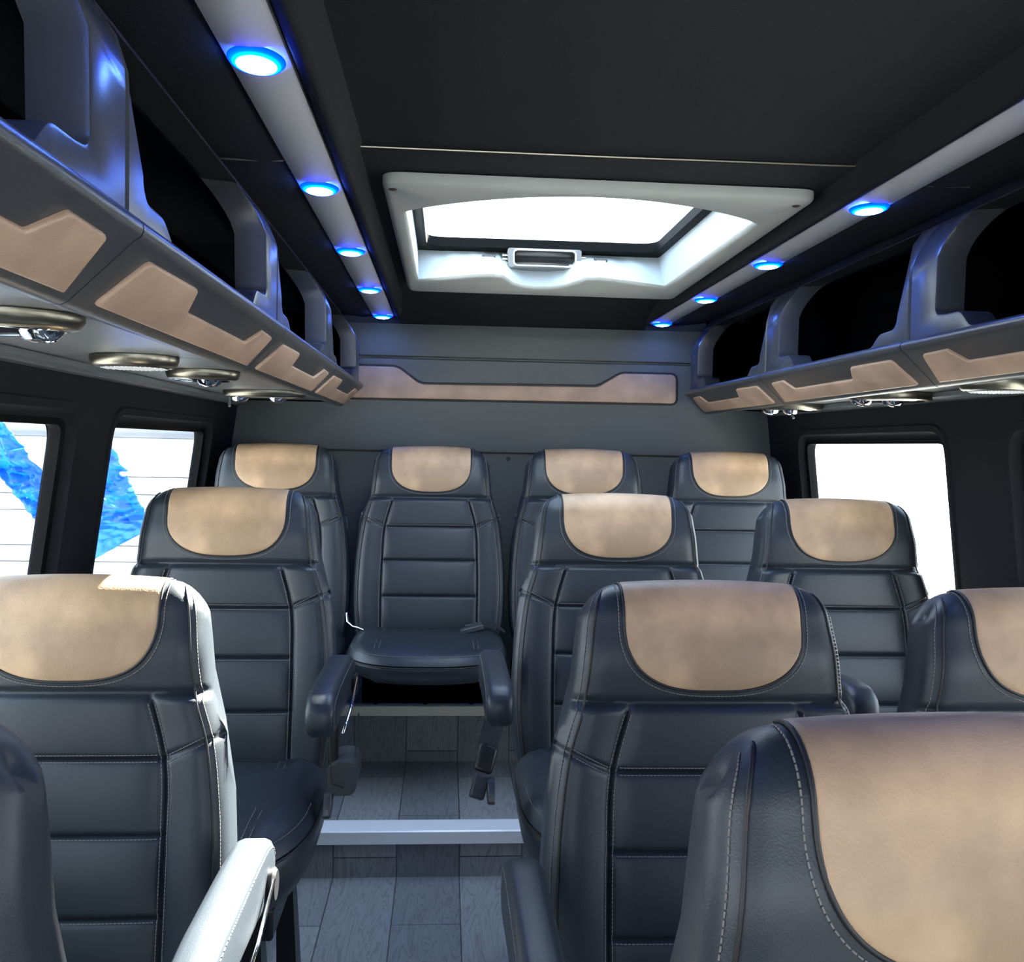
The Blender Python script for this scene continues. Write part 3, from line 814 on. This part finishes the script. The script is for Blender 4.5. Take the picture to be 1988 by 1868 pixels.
def pedestal(parent, h, rear=False):
    if h < .05: return
    g = G()
    if rear:
        g.box((-.20, .03, 0), (.20, .16, h-.005)); o = g.build('pedestal', M['carpetshade'], parent, smooth=None); return
    g.box((-.17, -.42, h-.05), (.17, -.04, h+.005)); o = bevel(g.build('seat_frame', M['blackplastic'], parent), .006)
    for s_ in (-1, 1):
        for y in (-.40, -.08):
            l = G(); l.add([(s_*.165, y-.03, 0), (s_*.125, y-.03, 0), (s_*.125, y+.03, 0), (s_*.165, y+.03, 0), (s_*.15, y-.02, h-.04), (s_*.12, y-.02, h-.04), (s_*.12, y+.02, h-.04), (s_*.15, y+.02, h-.04)],
                           [(0,1,2,3),(4,5,6,7),(0,1,5,4),(1,2,6,5),(2,3,7,6),(3,0,4,7)])
            l.build('leg', M['blackplastic'], parent)

def seat(x, ytop, ztop, floor_z, label, arms=(), rear=False, proto={}):
    # every seat starts from the shared backrest and cushion meshes
    yr = ytop-.045
    r = empty('passenger_seat', (x, yr, floor_z), label, 'seat', 'passenger seats' if not rear else 'rear bench row of seats')
    lv = ztop-floor_z
    key = rear
    if key not in proto:
        proto[key] = [copy_tree(proto[not key][0], r) if (not key) in proto else backrest_parts(r, 0), cushion(r, 0, .221, .385, .62) if rear else cushion(r, 0)]; cs = proto[key]
    else: cs = [copy_tree(o, r) for o in proto[key]]
    cs[0].location = (0, .045, lv); cs[1].location = (0, 0, lv)
    for a in arms: armrest(r, a[0], lv, a[1], *a[2:])
    pedestal(r, lv-.545-.13, rear)
    return r, lv
SEATS = {}
def mk(k, *a, **kw): SEATS[k] = seat(*a, **kw)
mk('E', .098, .60, .900, 0, 'nearest seat with the huge tan headrest at the lower right corner')
mk('F', -.658, .60, .908, 0, 'nearest left seat, only its dark side edge shows in the lower left corner')
mk('A', .116, 1.304, .889, 0, 'aisle seat with worn tan headrest right of the aisle, just behind the nearest seat', arms=((-1, 0, .256),))
mk('C', .568, 1.26, .889, 0, 'window seat at the right frame edge with its headrest cut off')
mk('L1', -.748, 1.405, .875, 0, 'left seat with sunlit right side and armrest', arms=((1, 0),))
mk('B', .133, 2.124, .968, 0, 'middle row seat right of the aisle with a belt buckle hanging beside its cushion', arms=((-1, 0, .274), (1, .10, .312, -.12)))
mk('D', .639, 2.143, .963, 0, 'middle row window seat on the right with a sun patch on its shoulder')
mk('L2', -.681, 2.051, .972, 0, 'middle row seat left of the aisle in front of the window with the blue tarp', arms=((1, 0, .245),))
mk('R1', -.742, 2.96, 1.063, .28, 'leftmost seat of the rear row, half hidden by the seat before it', rear=True)
mk('R2', -.283, 2.96, 1.063, .28, 'rear row seat at the end of the aisle, its whole cushion visible', rear=True)
mk('R3', .178, 2.96, 1.063, .28, 'rear row seat third from the left, behind the middle row aisle seat', rear=True)
mk('R4', .628, 2.96, 1.063, .28, 'rightmost seat of the rear row beside the right window', rear=True)

# small fittings of single seats -----------------------------------------
def R_(k): return SEATS[k][0], SEATS[k][1]
# recliner lever knobs beside cushions of the two middle row aisle seats
for k, sd in (('L2', 1), ('B', -1)):
    r, lv = R_(k)
    g = G(); o = rounded([(-.030, -.028), (.012, -.028), (.018, .0), (.010, .014), (-.010, .014), (-.024, -.008)], .008, 5)
    pad(g, o, lambda u, v, n: (sd*((.236 if sd > 0 else .272)+n), -.285+u, lv-.535+v), .014, .004); g.build('recliner_lever', M['plastic'], r, smooth=50)
# retractor housing and stalk on L2
r, lv = R_('L2')
g = G(); o = rounded([(-.055, -.045), (.05, -.045), (.05, .035), (-.02, .035), (-.055, .02)], [.008, .035, .045, .012, .006], 8)
pad(g, [(a, b) for a, b in o], lambda u, v, n: (.240+(u+.055)*.50, -.29+n*1., lv-.495+v*.75), .10, .003)
g.build('belt_retractor', M['plastic'], r, smooth=40)
g = G(); g.box((.236, -.27, lv-.52), (.256, -.245, lv-.37)); bevel(g.build('belt_stalk', M['blackplastic'], r), .006)
g = G(); g.tube([(.245, -.30, lv-.42), (.250, -.31, lv-.50), (.268, -.29, lv-.515), (.285, -.25, lv-.48), (.288, -.22, lv-.40)], .0016, 6); g.build('cable', M['piping'], r)
# belt with buckle hanging beside B
r, lv = R_('B')
g = G(); rows = []
for (x, y, z) in ((-.262, -.19, -.33), (-.264, -.20, -.40), (-.272, -.22, -.44), (-.284, -.245, -.475)):
    rows.append([(x-.019, y, lv+z+.008), (x+.019, y, lv+z-.004), (x+.019, y+.002, lv+z-.004), (x-.019, y+.002, lv+z+.008)])
g.grid(rows, True); bt = g.build('belt', M['webbing'], r, smooth=60)
g = G(); g.box((-.018, -.012, -.026), (.018, .012, .026)); o = bevel(g.build('buckle', M['blackplastic'], bt), .006); o.location = (-.288, -.255, lv-.495); o.rotation_euler = (math.radians(-25), math.radians(18), 0)
g = G(); g.box((-.014, -.009, -.045), (.014, .009, .0)); o2 = bevel(g.build('buckle_tip', M['plastic'], bt), .004); o2.location = (-.294, -.27, lv-.520); o2.rotation_euler = (math.radians(-25), math.radians(18), 0)
# belts at the rear row middle seat
r, lv = R_('R2')
g = G(); g.tube([(-.236, -.10, lv-.485), (-.232, -.115, lv-.507), (-.215, -.13, lv-.518), (-.20, -.14, lv-.519), (-.182, -.15, lv-.524)], [.003, .004, .003, .004, .002], 8)
g.build('belt_latch', M['chrome'], r, smooth=60)
g = G(); g.box((-.034, -.012, -.008), (.034, .012, .008)); o = bevel(g.build('buckle', M['plastic'], r), .004); o.location = (.125, -.15, lv-.520); o.rotation_euler = (0, -.2, .25)
g = G(); g.box((-.03, -.008, -.002), (.03, .008, .002)); o = g.build('buckle_tongue', M['chrome'], r); o.location = (.135, -.13, lv-.507); o.rotation_euler = (0, -.15, .1)
g = G(); g.grid([[(x, y, lv+z) for (y, z) in ((-.14, -.516), (-.11, -.512))] for x, z0 in ((.15, 0), (.18, 0))]); 
rows = []
for x, z in ((.150, -.512), (.175, -.505), (.20, -.512), (.222, -.53)): rows.append([(x, -.155, lv+z), (x, -.115, lv+z), (x, -.115, lv+z-.003), (x, -.155, lv+z-.003)])
g = G(); g.grid(rows, True); g.build('belt', M['webbing'], r, smooth=60)
# bracket under the armrest of L1
r, lv = R_('L1')
g = G(); g.tube([(.225, -.50, lv-.60), (.232, -.52, lv-.50), (.245, -.50, lv-.46), (.258, -.48, lv-.50), (.262, -.46, lv-.60)], .005, 8); g.build('belt_bracket', M['pewter'], r, smooth=180)

# ------------------------------------------------------------------ outside
g = G(); g.grid([[(x, y, -.95) for x in np.linspace(-16, 16, 9)] for y in np.linspace(-14, 18, 9)]); struct(g.build('ground', M['concrete'], smooth=None))
# garage with a sectional door behind the van, seen through the left rear window
r = empty('garage', (-4.2, 7.2, -.95), 'white garage front with a sectional door seen through the left rear window', 'garage')
g = G(); g.box((-4.5, .14, 0), (3.5, 3.2, 3.6)); g.build('wall', M['whitewall'], r, smooth=None)
def Gz(z): return z+.95
g = G(); g.box((-2.3, .06, Gz(1.08)), (2.55, .14, Gz(1.115))); g.box((2.42, .06, 0), (2.55, .14, Gz(1.08))); g.box((-2.3, .06, 0), (-2.17, .14, Gz(1.08))); g.build('door_trim', M['trimgrey'], r, smooth=None)
g = G(); zz = [0, .16, .42, .52, .66, .79, 1.08]
door = G()
for a, b in zip([-.95, -.5, .02, .16, .28, .54, .66, .79], [-.5, .02, .16, .28, .54, .66, .79, 1.08]): door.box((-2.17, .10, Gz(a)+.004), (2.42, .135, Gz(b)-.003))
door.build('door', M['whitewall'], r, smooth=None)
g = G(); g.box((-4.6, -.05, Gz(1.25)), (3.6, .14, Gz(1.30))); g.build('eave', M['whitewall'], r, smooth=None)

# crumpled blue tarp hanging in front of it
def tarp():
    g = G()
    rnd = random.Random(3); from mathutils import noise
    def sheet(corners, nu, nv, amp, y0, fall=0):
        a, b, c, d = [Vector(p) for p in corners]  # a-b top, d-c bottom (x,z)
        rows = []
        for i in range(nv+1):
            t = i/nv; row = []
            for j in range(nu+1):
                s = j/nu; p = (a*(1-s)+b*s)*(1-t) + (d*(1-s)+c*s)*t
                w_ = noise.noise(Vector((p.x*7, p.y*9, y0)))*1.6 + abs(noise.noise(Vector((p.x*16, p.y*26, y0+3))))*1.3 + .4*noise.noise(Vector((p.x*40, p.y*60, y0)))
                yy = y0 + amp*w_*1.5 + fall*t
                row.append((p.x+.004*math.sin(30*t), yy, p.y))
            rows.append(row)
        g.grid(rows)
    sheet([(-1.74, 1.12), (-1.68, 1.12), (-1.50, .72), (-1.80, .70)], 30, 56, .030, 4.2)
    sheet([(-1.84, .86), (-1.74, .90), (-1.60, .78), (-1.86, .76)], 24, 24, .024, 4.12)
    sheet([(-1.715, .78), (-1.50, .72), (-1.54, .66), (-1.745, .545)], 28, 28, .014, 4.24)
    sheet([(-2.38, 1.42), (-2.30, 1.42), (-1.90, .86), (-1.95, .84)], 18, 60, .03, 4.2)
    sheet([(-2.42, 1.20), (-2.32, 1.24), (-1.86, .78), (-1.98, .70)], 26, 60, .04, 4.28)
    sheet([(-1.98, 1.30), (-1.84, 1.32), (-1.80, .95), (-1.93, .93)], 18, 44, .03, 4.3)
    o = g.build('tarp', M['tarp'], None, smooth=40, recalc=False)
    m = o.modifiers.new('solid', 'SOLIDIFY'); m.thickness = .003
    tag(o, 'crumpled blue tarpaulin hanging outside the left windows', 'tarpaulin')
tarp()
